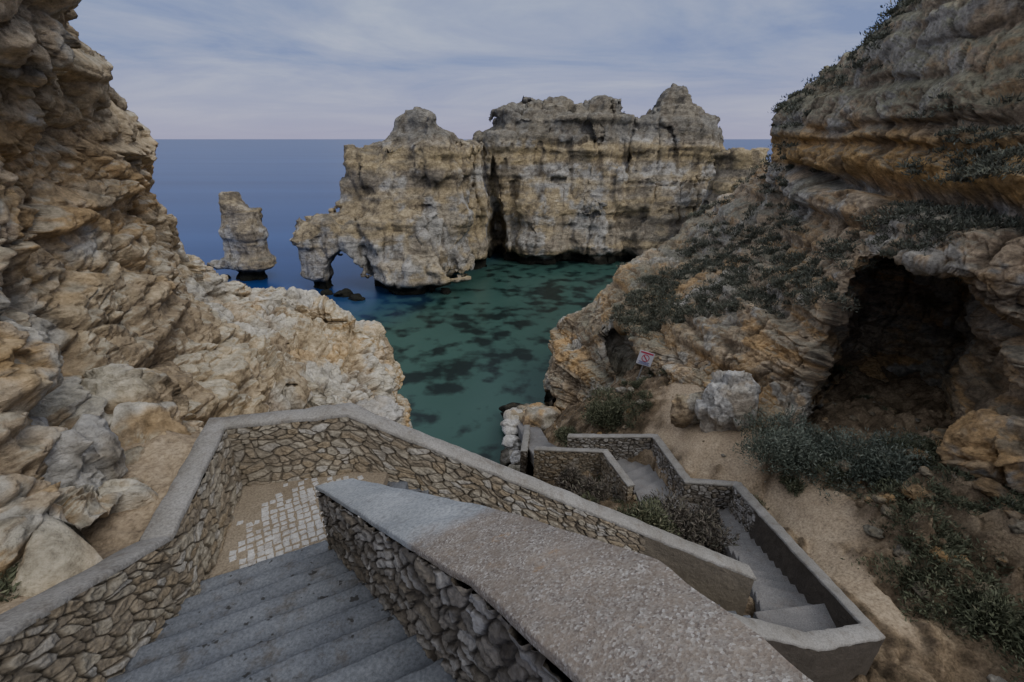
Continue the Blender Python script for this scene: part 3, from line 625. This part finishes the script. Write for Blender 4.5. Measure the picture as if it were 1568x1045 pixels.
# ---------- shrubs ----------
def shrub_into(acc,c,r,h,n,ls,rg,lean=.5,wr=.13):
    c=np.array(c);ph=rg.uniform(0,2*math.pi,n);u=rg.uniform(0,1,n)**.5;el=rg.uniform(0,1,n)
    lob=1+.35*np.sin(ph*3+rg.uniform(0,6))+.2*np.sin(ph*5+rg.uniform(0,6))
    rr=r*lob*(u*.9+.1)*np.sqrt(1-el*el*.8);zz=h*el*(1-.45*u)*rg.uniform(.6,1.1,n)
    p=c+np.stack([rr*np.cos(ph),rr*np.sin(ph),zz],-1)
    d=np.stack([np.cos(ph)*lean,np.sin(ph)*lean,np.ones(n)*.7],-1)+rg.normal(0,.5,(n,3));d/=np.linalg.norm(d,axis=1,keepdims=True)
    s=np.cross(d,rg.normal(0,1,(n,3)));s/=np.linalg.norm(s,axis=1,keepdims=True)
    l=ls*rg.uniform(.5,1.4,n)[:,None];wd=l*wr
    V=np.stack([p-s*wd*.6,p+d*l*.55-s*wd,p+d*l,p+d*l*.5+s*wd],1)
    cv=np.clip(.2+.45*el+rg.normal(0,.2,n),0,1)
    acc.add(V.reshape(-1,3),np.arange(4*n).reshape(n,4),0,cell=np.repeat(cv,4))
def shrub(c,r,h,n,ls,mat,seed,k=5,name='shrub'):
    rg=np.random.default_rng(seed);a=Acc()
    for i in range(k):
        an=rg.uniform(0,6.28);q=rg.uniform(0,.75)*r
        shrub_into(a,(c[0]+q*math.cos(an),c[1]+q*math.sin(an),c[2]-.1),r*rg.uniform(.35,.6),h*rg.uniform(.55,1),n//k,ls,rg)
    a.make(name,[mat])
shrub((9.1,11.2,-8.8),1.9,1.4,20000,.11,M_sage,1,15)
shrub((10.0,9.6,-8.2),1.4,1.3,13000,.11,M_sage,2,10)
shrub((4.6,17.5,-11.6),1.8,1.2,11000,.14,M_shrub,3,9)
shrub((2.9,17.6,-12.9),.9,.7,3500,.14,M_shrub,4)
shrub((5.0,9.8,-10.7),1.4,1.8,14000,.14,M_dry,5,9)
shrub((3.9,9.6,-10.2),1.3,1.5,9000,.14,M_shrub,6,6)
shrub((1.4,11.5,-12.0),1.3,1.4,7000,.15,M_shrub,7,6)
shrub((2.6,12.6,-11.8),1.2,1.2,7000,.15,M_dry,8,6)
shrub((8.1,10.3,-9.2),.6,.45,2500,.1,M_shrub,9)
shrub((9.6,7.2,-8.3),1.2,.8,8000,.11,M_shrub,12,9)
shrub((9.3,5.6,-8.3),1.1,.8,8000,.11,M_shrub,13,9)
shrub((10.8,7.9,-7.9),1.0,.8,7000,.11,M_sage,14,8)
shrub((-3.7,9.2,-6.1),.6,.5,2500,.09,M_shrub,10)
shrub((-4.2,2.4,-3.2),.45,.45,3000,.07,M_shrub,11)
rg=np.random.default_rng(5);a=Acc()
nu,nv=RG.shape[:2];cnt=0
for t in range(16000):
    i=rg.integers(230,nu-60);j=rg.integers(int(nv*.45),int(nv*.93));p=RG[i,j]
    if RN[i,j,2]<.22: continue
    if vnoise(np.array([p*.3]),70)[0]<-.12: continue
    D_=np.linalg.norm(p);r=rg.uniform(.12,.42)*(1+D_/80)
    shrub_into(a,p-np.array([0,0,.08]),r,r*.6,120,.08+.0028*D_,rg);cnt+=1
    if cnt>1150:break
a.make('hillside_scrub',[M_scrub])
a=Acc();cnt=0
for t in range(12000):
    i=rg.integers(0,gx.shape[0]);j=rg.integers(0,gx.shape[1]);x,y=gx[i,j],gy[i,j]
    if sg[i,j]>.2 or H[i,j]<-16 or y>20 or (x<2 and y<6) or x>13: continue
    if any(np.hypot(x-p[0],y-p[1])<1.0 for p in paths[0][0]): continue
    if 4.3<x<7.2 and y<11.5: continue
    if x<8.2 and rg.uniform()>.4: continue
    if vnoise(np.array([[x*.6,y*.6,3.]]),71)[0]<(-.3 if x>8.2 else 0): continue
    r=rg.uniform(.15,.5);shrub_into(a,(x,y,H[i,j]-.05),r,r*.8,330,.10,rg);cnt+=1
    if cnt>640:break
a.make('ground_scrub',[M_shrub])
# ---------- sign ----------
def plain(name,c,r=.5):
    m,nt,b=newmat(name);cc=mix(nt,noise(nt,pos(nt),20,3),tuple(x*.85 for x in c),c);L(nt,cc,b.inputs['Base Color']);b.inputs['Roughness'].default_value=r;return m
W_,R_,K_,G_=plain('sign_white',(.5,.5,.54)),plain('sign_red',(.45,.05,.09)),plain('sign_blue',(.05,.06,.25)),plain('post_metal',(.2,.2,.2))
e=D.objects.new('warning_sign',None);scene.collection.objects.link(e)
def box(nm,c,s,mat,rot=(0,0,0),bev=.01):
    bm=bmesh.new();bmesh.ops.create_cube(bm,size=1)
    for v in bm.verts: v.co=Vector((v.co.x*s[0],v.co.y*s[1],v.co.z*s[2]))
    bmesh.ops.bevel(bm,geom=bm.edges[:],offset=min(bev,min(s)*.3),segments=2,affect='EDGES')
    me=D.meshes.new(nm);bm.to_mesh(me);bm.free();me.materials.append(mat);o=D.objects.new(nm,me);scene.collection.objects.link(o);o.location=c;o.rotation_euler=rot;o.parent=e;return o
box('panel',(0,0,0),(.68,.03,.68),W_);box('post',(0,.05,-.7),(.06,.06,1.6),G_)
box('header_bar',(0,-.02,.27),(.58,.012,.08),R_)
box('symbol_bar',(.0,-.028,.02),(.32,.01,.05),R_,(0,math.radians(45),0))
for i in range(20):
    a_=i/20*6.283;box('symbol_ring_%d'%i,(.16*math.cos(a_),-.022,.02+.16*math.sin(a_)),(.056,.012,.035),R_,(0,-a_+math.pi/2,0))
for i in range(3): box('text_line_%d'%i,(0,-.021,-.18-.05*i),(.5-.08*(i%2),.01,.022),K_)
e.location=(6.2,19.0,-9.35);e.rotation_euler=(math.radians(-8),math.radians(12),math.radians(-16))
